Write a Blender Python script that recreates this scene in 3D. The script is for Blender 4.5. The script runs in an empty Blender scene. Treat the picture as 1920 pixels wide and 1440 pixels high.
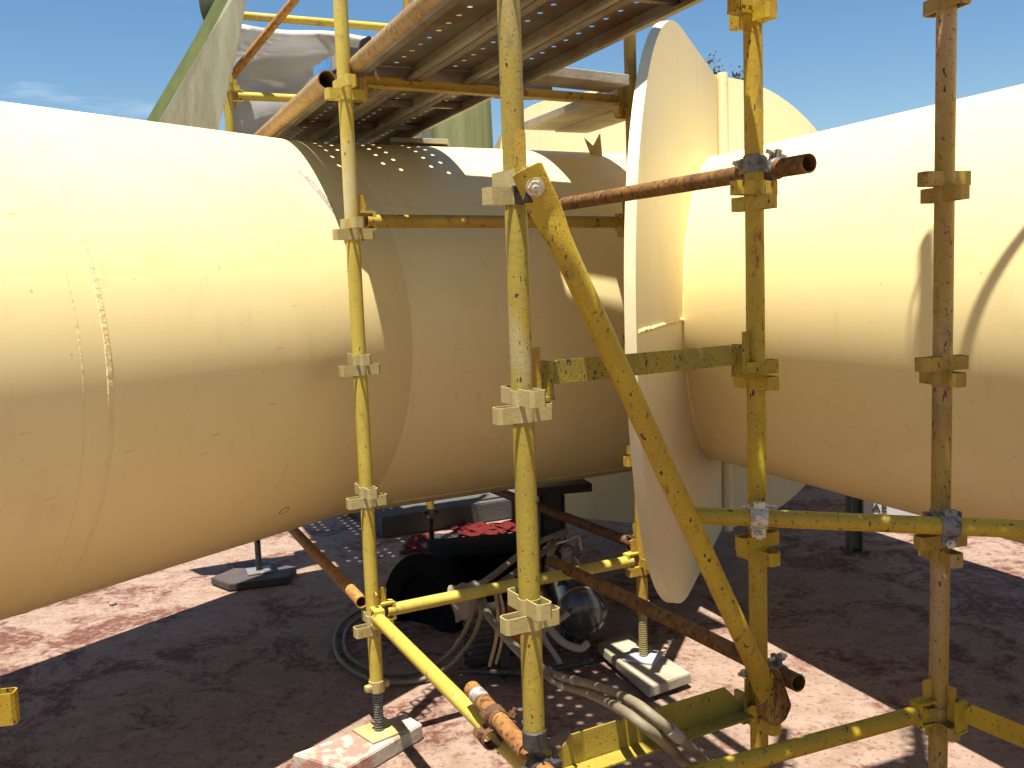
import bpy, bmesh, math, random
from mathutils import Vector, Matrix
random.seed(7)
R_ = math.radians
sc = bpy.context.scene
G = 1.77                                   # eye height over the concrete floor
# ------------------------------------------------------------------ camera
F = 1793.64; PIT = R_(6.12996); ROL = R_(-2.09094)
fw = Vector((0, math.cos(PIT), -math.sin(PIT))); up0 = Vector((0, math.sin(PIT), math.cos(PIT))); rt0 = Vector((1, 0, 0))
rt = rt0 * math.cos(ROL) + up0 * math.sin(ROL); up = up0 * math.cos(ROL) - rt0 * math.sin(ROL)
cd = bpy.data.cameras.new('camera'); cam = bpy.data.objects.new('camera', cd); sc.collection.objects.link(cam)
m = Matrix((rt, up, -fw)).transposed().to_4x4(); m.translation = (0, 0, G); cam.matrix_world = m
cd.sensor_width = 36; cd.lens = F / 1920 * 36; cd.clip_start = .05; cd.clip_end = 2000
sc.camera = cam
# ------------------------------------------------------------------ light
SUN = Vector((-.083, -.227, 1)).normalized()
elev = math.asin(SUN.z); azim = math.atan2(SUN.x, SUN.y)
w = bpy.data.worlds.new('World'); sc.world = w; w.use_nodes = True
nt = w.node_tree; bg = nt.nodes['Background']
sky = nt.nodes.new('ShaderNodeTexSky'); sky.sky_type = 'NISHITA'; sky.sun_disc = False
sky.sun_elevation = elev; sky.sun_rotation = azim; sky.air_density = 1.15; sky.dust_density = .1; sky.ozone_density = 2.5
tc = nt.nodes.new('ShaderNodeTexCoord'); mp = nt.nodes.new('ShaderNodeMapping'); mp.inputs['Scale'].default_value = (2.2, 2.2, 11)
mp.inputs['Rotation'].default_value = (.12, .1, 0)
nz = nt.nodes.new('ShaderNodeTexNoise'); nz.inputs['Scale'].default_value = 2.1; nz.inputs['Detail'].default_value = 7; nz.inputs['Roughness'].default_value = .55
cr = nt.nodes.new('ShaderNodeValToRGB'); cr.color_ramp.elements[0].position = .56; cr.color_ramp.elements[1].position = .80
cr.color_ramp.elements[1].color = (.55, .55, .55, 1)
mx = nt.nodes.new('ShaderNodeMixRGB'); mx.inputs[2].default_value = (11, 11.5, 12, 1)
nt.links.new(tc.outputs['Generated'], mp.inputs['Vector']); nt.links.new(mp.outputs[0], nz.inputs['Vector']); nt.links.new(nz.outputs['Fac'], cr.inputs[0])
hs = nt.nodes.new('ShaderNodeHueSaturation'); hs.inputs['Saturation'].default_value = 1.22; hs.inputs['Value'].default_value = 1.0; nt.links.new(sky.outputs[0], hs.inputs['Color'])
sxyz = nt.nodes.new('ShaderNodeSeparateXYZ'); nt.links.new(tc.outputs['Generated'], sxyz.inputs[0]); msk = nt.nodes.new('ShaderNodeMapRange'); msk.inputs[1].default_value = -.22; msk.inputs[2].default_value = -.42
nt.links.new(sxyz.outputs[0], msk.inputs[0]); mm_ = nt.nodes.new('ShaderNodeMath'); mm_.operation = 'MULTIPLY'; nt.links.new(msk.outputs[0], mm_.inputs[0]); nt.links.new(cr.outputs[0], mm_.inputs[1])
nt.links.new(mm_.outputs[0], mx.inputs[0]); nt.links.new(hs.outputs[0], mx.inputs[1]); nt.links.new(mx.outputs[0], bg.inputs['Color'])
bg.inputs['Strength'].default_value = .05
sl = bpy.data.lights.new('sun', 'SUN'); sl.energy = 5.0; sl.angle = R_(.53); sl.color = (1, .955, .88)
so = bpy.data.objects.new('sun', sl); sc.collection.objects.link(so); so.rotation_euler = (-SUN).to_track_quat('-Z', 'Y').to_euler(); so.location = SUN * 30
sc.view_settings.view_transform = 'Standard'; sc.view_settings.look = 'None'; sc.view_settings.exposure = 1.28; sc.view_settings.gamma = 1
sc.cycles.max_bounces = 8; sc.cycles.diffuse_bounces = 5

# ------------------------------------------------------------------ measured points
def ray(x, y): return fw + rt * ((x - 960) / F) - up * ((y - 720) / F)
def AY(x, y, Y): q = ray(x, y); q = q * (Y / q.y); return Vector((q.x, q.y, q.z + G))          # point at forward distance Y
def AZ(x, y, z): q = ray(x, y); q = q * ((z - G) / q.z); return Vector((q.x, q.y, q.z + G))    # point at height z
def AX(perp, along, z):                                                                         # deck frame of the scaffold
    a = R_(-23.7); return Vector((math.cos(a) * perp + math.sin(a) * along, -math.sin(a) * perp + math.cos(a) * along, z))
def az(deg): return Vector((math.sin(R_(deg)), math.cos(R_(deg)), 0))
def nrm(deg): return Vector((math.cos(R_(deg)), -math.sin(R_(deg)), 0))

# ------------------------------------------------------------------ scene graph helpers
ORG = {}
def tagp(o, label=None, cat=None, group=None, kind=None):
    if label: o['label'] = label
    if cat: o['category'] = cat
    if group: o['group'] = group
    if kind: o['kind'] = kind
    return o
def thing(name, label, cat, loc, group=None):
    o = bpy.data.objects.new(name, None); sc.collection.objects.link(o); o.location = loc; o.empty_display_size = .1
    ORG[o.name] = Vector(loc); return tagp(o, label, cat, group)
def mk(name, bm, mat, parent=None, smooth=True, label=None, sharp=35):
    org = ORG[parent.name] if parent is not None else None
    if org is None:
        xs = [v.co.x for v in bm.verts]; ys = [v.co.y for v in bm.verts]; zs = [v.co.z for v in bm.verts]
        org = Vector(((min(xs) + max(xs)) / 2, (min(ys) + max(ys)) / 2, min(zs)))
    bmesh.ops.translate(bm, verts=bm.verts, vec=-org)
    bmesh.ops.recalc_face_normals(bm, faces=bm.faces)
    me = bpy.data.meshes.new(name); bm.to_mesh(me); bm.free()
    mats = mat if isinstance(mat, (list, tuple)) else [mat]
    for m_ in mats: me.materials.append(m_)
    if smooth:
        me.polygons.foreach_set('use_smooth', [True] * len(me.polygons))
        me.set_sharp_from_angle(angle=R_(sharp))
    o = bpy.data.objects.new(name, me); sc.collection.objects.link(o)
    if parent is not None: o.parent = parent
    else: o.location = org
    ORG[o.name] = org
    if label: o['label'] = label
    return o
def top(name, bm, mat, label, cat, group=None, kind=None, smooth=True, sharp=35):
    return tagp(mk(name, bm, mat, None, smooth, None, sharp), label, cat, group, kind)
NB = bmesh.new

def frame(d):
    d = d.normalized(); a = Vector((0, 0, 1)) if abs(d.z) < .9 else Vector((1, 0, 0))
    x = d.cross(a).normalized(); return x, d.cross(x).normalized(), d
def ring(bm, c, x, y, r, n, ph=0): return [bm.verts.new(c + x * (r * math.cos(2 * math.pi * i / n + ph)) + y * (r * math.sin(2 * math.pi * i / n + ph))) for i in range(n)]
def bridge(bm, a, b):
    n = len(a)
    for i in range(n): bm.faces.new((a[i], a[(i + 1) % n], b[(i + 1) % n], b[i]))
def cyl(bm, p0, p1, r, r1=None, n=20, caps=True):
    x, y, d = frame(p1 - p0); a = ring(bm, p0, x, y, r, n); b = ring(bm, p1, x, y, r if r1 is None else r1, n); bridge(bm, a, b)
    if caps: bm.faces.new(a[::-1]); bm.faces.new(b)
def pipe(bm, p0, p1, r=.02415, t=.004, n=22):                    # open ended scaffold tube
    x, y, d = frame(p1 - p0)
    A = [ring(bm, p, x, y, q, n) for p, q in ((p0, r), (p1, r), (p1, r - t), (p0, r - t))]
    for i in range(4): bridge(bm, A[i], A[(i + 1) % 4])
def bar(bm, p0, p1, wv, hv):                                      # box: half extents wv, hv (vectors)
    v = [bm.verts.new(p + wv * a + hv * b) for p in (p0, p1) for a, b in ((-1, -1), (1, -1), (1, 1), (-1, 1))]
    for f in ((0, 1, 2, 3), (7, 6, 5, 4), (0, 4, 5, 1), (1, 5, 6, 2), (2, 6, 7, 3), (3, 7, 4, 0)): bm.faces.new([v[i] for i in f])
    return v
def box(bm, c, x, y, z, bev=0):                                   # x,y,z: half extent vectors
    vs = bar(bm, c - z, c + z, x, y)
    if bev:
        es = list({e for v in vs for e in v.link_edges}); bmesh.ops.bevel(bm, geom=es, offset=bev, segments=2, affect='EDGES', profile=.6)
def prism(bm, pts, ex):                                           # closed outline extruded by ex
    a = [bm.verts.new(p) for p in pts]; b = [bm.verts.new(p + ex) for p in pts]
    bm.faces.new(a); bm.faces.new(b[::-1]); bridge(bm, b, a)
def sweep(bm, pts, r, n=10, caps=True):
    pts = [Vector(p) for p in pts]; prev = None; x = None
    for i, p in enumerate(pts):
        d = (pts[min(i + 1, len(pts) - 1)] - pts[max(i - 1, 0)]).normalized()
        if x is None: x, y, _ = frame(d)
        else: x = (x - d * x.dot(d)).normalized(); y = d.cross(x)
        k = ring(bm, p, x, d.cross(x), r, n)
        if prev: bridge(bm, prev, k)
        elif caps: bm.faces.new(k[::-1])
        prev = k
    if caps: bm.faces.new(prev)
def smoothline(pts, sub=8):
    P = [Vector(p) for p in pts]; P = [P[0] * 2 - P[1]] + P + [P[-1] * 2 - P[-2]]; out = []
    for i in range(1, len(P) - 2):
        for k in range(sub):
            t = k / sub; a, b, c, d = P[i - 1:i + 3]
            out.append(.5 * ((2 * b) + (c - a) * t + (2 * a - 5 * b + 4 * c - d) * t * t + (-a + 3 * b - 3 * c + d) * t ** 3))
    out.append(P[-2]); return out

# ------------------------------------------------------------------ materials
def new_mat(name):
    m_ = bpy.data.materials.new(name); m_.use_nodes = True; n = m_.node_tree; return m_, n, n.nodes['Principled BSDF']
def coords(n, scale=(1, 1, 1), world=False):
    if world: g = n.nodes.new('ShaderNodeNewGeometry'); src = g.outputs['Position']
    else:
        t = n.nodes.new('ShaderNodeTexCoord'); oi = n.nodes.new('ShaderNodeObjectInfo'); ad = n.nodes.new('ShaderNodeVectorMath'); ad.operation = 'ADD'
        ml = n.nodes.new('ShaderNodeMath'); ml.operation = 'MULTIPLY'; ml.inputs[1].default_value = 37
        n.links.new(oi.outputs['Random'], ml.inputs[0]); n.links.new(t.outputs['Object'], ad.inputs[0]); n.links.new(ml.outputs[0], ad.inputs[1]); src = ad.outputs[0]
    mpn = n.nodes.new('ShaderNodeMapping'); mpn.inputs['Scale'].default_value = scale; n.links.new(src, mpn.inputs['Vector']); return mpn.outputs[0]
def noise(n, vec, scale, detail=4, rough=.55, lo=.4, hi=.6, dist=0):
    t = n.nodes.new('ShaderNodeTexNoise'); t.inputs['Scale'].default_value = scale; t.inputs['Detail'].default_value = detail; t.inputs['Roughness'].default_value = rough
    t.inputs['Distortion'].default_value = dist
    n.links.new(vec, t.inputs['Vector']); r = n.nodes.new('ShaderNodeMapRange'); r.inputs[1].default_value = lo; r.inputs[2].default_value = hi
    n.links.new(t.outputs['Fac'], r.inputs[0]); return r.outputs[0]
def mixc(n, fac, a, b):
    x = n.nodes.new('ShaderNodeMixRGB')
    for i, s in ((0, fac), (1, a), (2, b)):
        if isinstance(s, (tuple, list)): x.inputs[i].default_value = (*s, 1)
        elif isinstance(s, (int, float)): x.inputs[i].default_value = s
        else: n.links.new(s, x.inputs[i])
    return x.outputs[0]
def mul(n, a, b):
    x = n.nodes.new('ShaderNodeMath'); x.operation = 'MULTIPLY'
    for i, s in ((0, a), (1, b)):
        if isinstance(s, (int, float)): x.inputs[i].default_value = s
        else: n.links.new(s, x.inputs[i])
    return x.outputs[0]
def bump(n, bs, h, strength, dist):
    b = n.nodes.new('ShaderNodeBump'); b.inputs['Strength'].default_value = strength; b.inputs['Distance'].default_value = dist
    n.links.new(h, b.inputs['Height']); n.links.new(b.outputs[0], bs.inputs['Normal']); return b

def paint(name, base, base2, chip=.60, chipcol=(.05, .025, .012), dust=None, dustlo=.5, rough=.5, streak=.6):
    m_, n, b = new_mat(name); v = coords(n)
    c = mixc(n, noise(n, v, 6, 5, .6, .35, .65), base, base2)
    if dust:
        vs = coords(n, (1, 1, .35)); c = mixc(n, noise(n, vs, 5, 4, .6, dustlo, dustlo + .12), c, dust)
    vb = coords(n, (1, 1, .5)); rub = noise(n, vb, 11, 7, .7, .60, .66); c = mixc(n, mul(n, rub, .6), c, (.17, .125, .055))   # handled, rubbed patches
    v2 = coords(n, (1, 1, .45)); rs = noise(n, v2, 34, 6, .65, streak, streak + .08)
    c = mixc(n, rs, c, (.21, .075, .015))                                   # rust bleeding through
    ch = noise(n, v, 150, 5, .6, chip + .02, chip + .05); c = mixc(n, ch, c, chipcol)
    ch2 = noise(n, v2, 70, 4, .55, chip + .045, chip + .065); c = mixc(n, ch2, c, chipcol)
    n.links.new(c, b.inputs['Base Color']); b.inputs['Roughness'].default_value = rough; b.inputs['Specular IOR Level'].default_value = .35
    bump(n, b, noise(n, v, 95, 6, .65, .3, .7), .3, .0015); return m_
Y = dict(
    chalky=paint('yellow_paint_chalky', (.46, .36, .060), (.40, .295, .045), .64, dust=(.46, .40, .20), dustlo=.60, streak=.68),  # palest yellow, chalky with cream overspray
    chipped=paint('yellow_paint_chipped', (.41, .285, .016), (.34, .22, .018), .605, dust=None, streak=.60),
    sprayed=paint('yellow_paint_oversprayed', (.31, .235, .030), (.26, .185, .03), .61, dust=(.32, .27, .14), dustlo=.58, streak=.66),
    tan=paint('yellow_paint_pink_dust', (.33, .225, .035), (.28, .17, .035), .60, dust=(.33, .22, .11), dustlo=.52, streak=.60),
    stained=paint('yellow_paint_stained', (.30, .215, .02), (.20, .16, .03), .575, chipcol=(.03, .035, .03), streak=.60),
    orange=paint('yellow_paint_rusty', (.38, .255, .035), (.33, .20, .025), .62, streak=.57),
    pale=paint('cream_overspray_paint', (.37, .305, .145), (.32, .25, .085), .68, chipcol=(.14, .10, .05), streak=.70))
def rust(name, a, b_, c_, rough=.75):
    m_, n, b = new_mat(name); v = coords(n)
    c = mixc(n, noise(n, v, 16, 6, .65, .38, .62), a, b_); c = mixc(n, noise(n, v, 60, 5, .6, .52, .62), c, c_)
    n.links.new(c, b.inputs['Base Color']); b.inputs['Roughness'].default_value = rough; b.inputs['Metallic'].default_value = .15
    bump(n, b, noise(n, v, 80, 6, .7, .3, .7), .45, .002); return m_
RUST = rust('rusty_tube', (.125, .052, .013), (.225, .11, .02), (.045, .02, .009))
RUSTO = rust('orange_rust_tube', (.32, .15, .035), (.40, .22, .06), (.20, .075, .02))
RUSTD = rust('dark_rust', (.10, .045, .02), (.16, .07, .025), (.03, .018, .012))
STEEL = rust('grey_clamp_steel', (.14, .135, .125), (.20, .19, .17), (.07, .05, .035), .5)
ZINC = rust('zinc_plated_steel', (.50, .46, .36), (.58, .52, .38), (.30, .24, .14), .35)
RUSTG = rust('weathered_brown_tube', (.25, .15, .05), (.29, .20, .10), (.19, .085, .02))
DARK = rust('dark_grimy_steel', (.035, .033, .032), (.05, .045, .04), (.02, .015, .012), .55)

def plain(name, a, b_=None, scale=12, rough=.6, metal=0, bmp=.2, bscale=60, spec=.4, stretch=(1, 1, 1)):
    m_, n, b = new_mat(name); v = coords(n, stretch)
    c = mixc(n, noise(n, v, scale, 5, .6, .35, .65), a, b_ or tuple(x * .75 for x in a)); n.links.new(c, b.inputs['Base Color'])
    b.inputs['Roughness'].default_value = rough; b.inputs['Metallic'].default_value = metal; b.inputs['Specular IOR Level'].default_value = spec
    if bmp: bump(n, b, noise(n, v, bscale, 5, .6, .3, .7), bmp, .002)
    return m_
# cream paint on the big pipes: satin, orange peel, faint grime and run marks
def cream(name, ca, cb, rough=.47, spec=.75):
    m_, n, b = new_mat(name); v = coords(n, world=True)
    c = mixc(n, noise(n, v, .9, 5, .6, .35, .7), ca, cb)
    c = mixc(n, mul(n, noise(n, v, 3.2, 8, .7, .58, .72), .22), c, (.52, .36, .14))
    vr = coords(n, (7, 7, .7), True); c = mixc(n, mul(n, noise(n, vr, 2.2, 5, .6, .60, .72), .22), c, (.45, .31, .13))     # run marks
    vs = coords(n, (1.2, 1.2, 9), True); c = mixc(n, mul(n, noise(n, vs, 9, 3, .5, .715, .735), .5), c, (.42, .30, .14))   # scuffs
    c = mixc(n, mul(n, noise(n, v, 26, 4, .6, .70, .74), .6), c, (.38, .23, .09))
    n.links.new(c, b.inputs['Base Color']); b.inputs['Specular IOR Level'].default_value = spec
    r = noise(n, v, 5, 5, .6, .3, .7); mr = n.nodes.new('ShaderNodeMapRange'); mr.inputs[3].default_value = rough - .05; mr.inputs[4].default_value = rough + .06
    n.links.new(r, mr.inputs[0]); n.links.new(mr.outputs[0], b.inputs['Roughness'])
    bump(n, b, noise(n, v, 170, 3, .5, .3, .7), .13, .0010); return m_
CREAM = cream('cream_satin_paint', (.775, .633, .305), (.745, .592, .26)); CREAM2 = cream('cream_plate_paint', (.73, .635, .40), (.70, .60, .35), .5, .5)
BEAD = plain('cream_weld_bead', (.77, .63, .31), (.73, .58, .26), 30, .35, bmp=1.0, bscale=70)
def ground_mat():
    m_, n, b = new_mat('worn_red_oxide_concrete'); v = coords(n, world=True)
    big = noise(n, v, .55, 6, .65, .38, .62); mid = noise(n, v, 2.6, 8, .72, .44, .58, .8); fine = noise(n, v, 22, 6, .7, .42, .60, .4)
    pale = mixc(n, noise(n, v, 9, 5, .6, .35, .65), (.28, .195, .145), (.21, .14, .098))
    redc = mixc(n, noise(n, v, 14, 4, .6, .35, .65), (.125, .045, .028), (.082, .030, .018))
    x = n.nodes.new('ShaderNodeMath'); x.operation = 'MULTIPLY'; n.links.new(mid, x.inputs[0]); n.links.new(mixc(n, .5, big, fine), x.inputs[1])
    sm = n.nodes.new('ShaderNodeMapRange'); sm.inputs[1].default_value = .16; sm.inputs[2].default_value = .62; n.links.new(x.outputs[0], sm.inputs[0])
    c = mixc(n, sm.outputs[0], pale, redc)
    fl = noise(n, coords(n, (1, 1, 1), True), 34, 6, .7, .55, .60, .5); c = mixc(n, mul(n, fl, .55), c, (.085, .034, .024))
    sp = noise(n, v, 120, 3, .6, .66, .70); c = mixc(n, mul(n, sp, .7), c, (.055, .04, .03))
    n.links.new(c, b.inputs['Base Color']); b.inputs['Roughness'].default_value = .78; b.inputs['Specular IOR Level'].default_value = .3
    bump(n, b, noise(n, v, 55, 8, .7, .3, .7), .5, .004); return m_
WOOD = plain('weathered_timber', (.30, .26, .20), (.20, .165, .12), 5, .8, bmp=.5, bscale=40, stretch=(1, 1, 1))
PADW = plain('dusty_pale_board', (.34, .30, .215), (.26, .215, .15), 7, .8, bmp=.4, bscale=50)
def pad_stained():
    m_, n, b = new_mat('pale_board_red_stain'); v = coords(n)
    c = mixc(n, noise(n, v, 8, 5, .6, .35, .65), (.44, .40, .30), (.37, .32, .24)); c = mixc(n, noise(n, v, 5.5, 6, .65, .50, .57), c, (.33, .15, .11))
    n.links.new(c, b.inputs['Base Color']); b.inputs['Roughness'].default_value = .8; bump(n, b, noise(n, v, 50, 6, .6, .3, .7), .4, .003); return m_
def galv():
    m_, n, b = new_mat('galvanised_deck_steel'); v = coords(n)
    c = mixc(n, noise(n, v, 7, 6, .65, .35, .65), (.23, .205, .165), (.15, .125, .09)); c = mixc(n, noise(n, v, 3, 6, .7, .52, .62), c, (.17, .10, .055))
    n.links.new(c, b.inputs['Base Color']); b.inputs['Roughness'].default_value = .5; b.inputs['Metallic'].default_value = .35
    bump(n, b, noise(n, v, 30, 5, .6, .3, .7), .2, .002); return m_
GALV = galv()
TARP = plain('grey_plastic_sheet', (.52, .51, .49), (.42, .41, .39), 3, .34, bmp=.3, bscale=9, spec=.6)

# ------------------------------------------------------------------ ground
bm = NB()
for i in range(41):
    for j in range(41):
        pass
bmesh.ops.create_grid(bm, x_segments=8, y_segments=8, size=150)
o = mk('ground', bm, ground_mat(), None, False); o['kind'] = 'structure'

# ------------------------------------------------------------------ the welded pipe junction
RP = .9083; HC = -.2129 + G; C = Vector((1.3031, 5.9204, HC)); TL, TR, T1 = 62.2165, -22.0714, 34.5377; TP = 20.0726
M = C - az(TL) * 2.6379
wye = thing('pipe_junction', 'huge cream painted steel pipes welded into a branching junction with flat crescent plates', 'pipe junction', (C.x, C.y, 0))
def pipe_arm(name, P0, a0, t0, t1, planes0=(), planes1=(), r=RP, n=144):
    """cylinder on the line P0 + t*az(a0); its end rings are cut by planes (point, azimuth of plane)"""
    bm = NB(); d = az(a0); x = nrm(a0); z = Vector((0, 0, 1)); rings = []
    def cut(off, t, planes, lo):
        best = t
        for Pc, ap in planes:
            nn = nrm(ap); den = d.dot(nn)
            if abs(den) < 1e-6: continue
            tt = ((Pc - P0 - off).dot(nn)) / den
            if lo is None: best = tt
            elif lo: best = min(best, tt)
            else: best = max(best, tt)
        return best
    segs = 24; offs = [x * (r * math.cos(2 * math.pi * i / n)) + z * (r * math.sin(2 * math.pi * i / n)) for i in range(n)]
    A = [cut(o_, t0, planes0[0], planes0[1]) if planes0 else t0 for o_ in offs]; B = [cut(o_, t1, planes1[0], planes1[1]) if planes1 else t1 for o_ in offs]
    for k in range(segs + 1):
        rings.append([bm.verts.new(P0 + offs[i] + d * (A[i] + (B[i] - A[i]) * k / segs)) for i in range(n)])
    for k in range(segs): bridge(bm, rings[k], rings[k + 1])
    return mk(name, bm, CREAM, wye, sharp=60)
mit = (TL + T1) / 2 + 90                                            # azimuth of the mitre plane
seg1 = pipe_arm('elbow_pipe', M, T1, -7.0, 0, (), ([(M, mit)], None))
seg2 = pipe_arm('branch_pipe', C, TL, -2.6379, 3, ([(M, mit)], None), ([(C, TP), (C, 300)], True))
seg3 = pipe_arm('branch_pipe', C, TR, -9.0, 3, (), ([(C, TP), (C, 75)], True))
seg4 = pipe_arm('main_pipe', C, TP, -3, 7, ([(C, 300), (C, 75)], False), ())
def plate(name, a0, outline, th, sgn=0):
    """flat vertical plate in the plane through C, outline = (distance along az(a0), height over C)"""
    bm = NB(); d = az(a0); n_ = nrm(a0); P = [C + d * u + Vector((0, 0, w_)) - n_ * (th / 2) + n_ * sgn for u, w_ in outline]
    prism(bm, P, n_ * th)
    es = [e for e in bm.edges if abs((e.verts[0].co - e.verts[1].co).dot(n_)) < 1e-4]
    bmesh.ops.bevel(bm, geom=es, offset=.003, segments=1, affect='EDGES')
    return mk(name, bm, CREAM2, wye, sharp=40)
def sup(u0, a, b, p, h0, h1, n=48):                                  # half superellipse nose round u0
    s = 1 if b > 0 else -1; out = []
    for i in range(n + 1):
        t = math.pi / 2 - math.pi * i / n; c_, s_ = abs(math.cos(t)), math.sin(t)
        out.append((u0 + b * c_ ** (2 / p), a * abs(s_) ** (2 / p) * (1 if s_ > 0 else -1)))
    return out
plate('crotch_plate', TP, [(0, 1.385)] + sup(-1.25, 1.395, -1.13, 2.15, 0, 0) + [(0, -1.385)], .046, -.023)
plate('rib_plate', 75, sup(0, 1.385, 1.05, 2.0, 0, 0), .05)
plate('rib_plate', 300, [(0, 1.40)] + sup(.6, 1.41, 1.06, 4.5, 0, 0) + [(0, -1.40)], .05)
bm = NB(); cyl(bm, C + nrm(TP) * .03 + Vector((0, 0, -1.40)), C + nrm(TP) * .03 + Vector((0, 0, 1.41)), .032, n=16); mk('centre_post', bm, CREAM2, wye)
def hoop(name, P0, a0, t, r, w_=.010, parent=None, mat=None, arc=(0, 360), lump=.0012):
    bm = NB(); d = az(a0); x = nrm(a0); z = Vector((0, 0, 1)); n = 420; prev = None; full = arc == (0, 360)
    for i in range(n + (0 if full else 1)):
        a = R_(arc[0] + (arc[1] - arc[0]) * i / n); k = random.uniform(-lump, lump)
        e = x * math.cos(a) + z * math.sin(a); c_ = P0 + d * t
        q = [bm.verts.new(c_ + d * s_ * w_ + e * (r + h_ + (k if h_ > 0 else 0))) for s_, h_ in ((-1, -.004), (-.5, .0015 + w_ * .05), (.5, .0015 + w_ * .05), (1, -.004))]
        if prev:
            for j in range(3): bm.faces.new((prev[j], prev[j + 1], q[j + 1], q[j]))
        else: first = q
        prev = q
    if full:
        for j in range(3): bm.faces.new((prev[j], prev[j + 1], first[j + 1], first[j]))
    return mk(name, bm, mat or BEAD, parent)
hoop('weld_seam', M, T1, -1.615, RP, .015, seg1, lump=.0007); hoop('weld_seam', M, T1, -1.70, RP - .0012, .005, seg1, lump=.0003)
hoop('scored_line', M, T1, -.75, RP - .0045, .0022, seg1, plain('grimy_seam', (.36, .25, .11), None, 20, .6), lump=.0004)
hoop('weld_seam', C, TL, -2.41, RP - .002, .010, seg2, lump=.0008); hoop('weld_seam', C, TL, -1.79, RP - .003, .007, seg2, lump=.0006)
hoop('weld_seam', C, TR, -1.75, RP - .002, .008, seg3, lump=.0008)
# weld along the crotch where the plate meets the pipe
def crotch_weld(P0, a0, parent, side, rr=.011):
    bm = NB(); d = az(a0); x = nrm(a0); nn = nrm(TP); pts = []
    for i in range(141):
        a = R_(-88 + 176 * i / 140) ; off = x * (RP * math.cos(a) * side) + Vector((0, 0, RP * math.sin(a)))
        t = (C - P0 - off).dot(nn) / d.dot(nn); pts.append(P0 + off + d * t + nrm(TP) * (.008) + Vector((random.uniform(-.002, .002), random.uniform(-.002, .002), 0)))
    sweep(bm, pts, rr, 8); return mk('weld_seam', bm, BEAD, parent)
crotch_weld(C, TR, seg3, -1)
bm = NB(); p0 = C + az(TP) * -2.35 + nrm(TP) * .002 + Vector((0, 0, .0)); p1 = C + az(TP) * -1.07 + nrm(TP) * .002 + Vector((0, 0, .0))
sweep(bm, [p0.lerp(p1, i / 60) + Vector((0, 0, random.uniform(-.003, .003))) for i in range(61)], .008, 8); mk('weld_seam', bm, BEAD, wye)
# lug on the branch pipe and the peeled scar on the elbow
bm = NB(); p = Vector((.461, 5.153, .640 + G)); prism(bm, [p + Vector((-.035, 0, .10)), p + Vector((.0, 0, .0)), p + Vector((.06, 0, -.02)), p + Vector((.05, 0, .12)), p + Vector((.012, 0, .055))], Vector((.004, .012, 0)))
mk('lifting_lug', bm, plain('lug_paint', (.45, .36, .17), None, 12, .5), wye, False)
def onpipe(P0, a0, t, ang, lift):
    d = az(a0); x = nrm(a0); return P0 + d * t + (x * math.cos(R_(ang)) + Vector((0, 0, math.sin(R_(ang))))) * (RP + lift)
bm = NB(); up_, lo_ = [], []
for i in range(25):
    f_ = i / 24; a = 50 - 17 * f_; tt = -.515 + .03 * f_; w_ = .022 * math.sin(math.pi * min(1, f_ * 1.02 + .02)) ** .6
    up_.append(bm.verts.new(onpipe(M, T1, tt - w_ * .3, a, .0025))); lo_.append(bm.verts.new(onpipe(M, T1, tt + w_ * random.uniform(.5, 1.4), a, .004)))
for i in range(24): bm.faces.new((up_[i], up_[i + 1], lo_[i + 1], lo_[i]))
mk('scraped_scar', bm, plain('bare_scraped_metal', (.20, .13, .11), (.42, .38, .34), 60, .6), seg1)
bm = NB(); sweep(bm, [onpipe(C, TL, -2.35 + 1.9 * i / 90, -63, -.002) + Vector((0, 0, random.uniform(-.0006, .0006))) for i in range(91)], .0055, 6); mk('weld_seam', bm, BEAD, seg2)
bm = NB(); oc = onpipe(M, T1, -.86, -42, 0); 
sweep(bm, [onpipe(M, T1, -.72 + .022 * math.cos(2 * math.pi * i / 24), -47 + 1.4 * math.sin(2 * math.pi * i / 24), .0002) for i in range(25)], .0016, 5, False); mk('scored_ring', bm, plain('brown_scratch', (.30, .19, .08), None, 12, .6), seg1)
hoop('filler_band', M, T1, -.52, RP - .0035, .014, seg1, plain('grey_filler', (.52, .50, .46), (.66, .60, .44), 8, .5), (52, 96), .0005)

# ------------------------------------------------------------------ scaffold kit
AZL = 60.8; AZD = -23.7
def lug(bm, c, d, w_=.021, l=.052, h=.019, t=.0035):
    """one pocket of a standard: a U of strip steel standing off the tube"""
    s = Vector((-d.y, d.x, 0)); r0 = .016
    o = [c + s * w_ + d * r0, c + s * w_ + d * (.024 + l - .008), c + s * (w_ - .008) + d * (.024 + l), c - s * (w_ - .008) + d * (.024 + l), c - s * w_ + d * (.024 + l - .008), c - s * w_ + d * r0]
    wi = w_ - t; i_ = [c + s * wi + d * r0, c + s * wi + d * (.024 + l - .009), c + s * (wi - .006) + d * (.024 + l - t), c - s * (wi - .006) + d * (.024 + l - t), c - s * wi + d * (.024 + l - .009), c - s * wi + d * r0]
    Z = Vector((0, 0, h)); L = [[bm.verts.new(p + k) for p in q] for q, k in ((o, -Z), (o, Z), (i_, Z), (i_, -Z))]
    for a in range(4):
        A, B = L[a], L[(a + 1) % 4]
        for j in range(5): bm.faces.new((A[j], A[j + 1], B[j + 1], B[j]))
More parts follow.
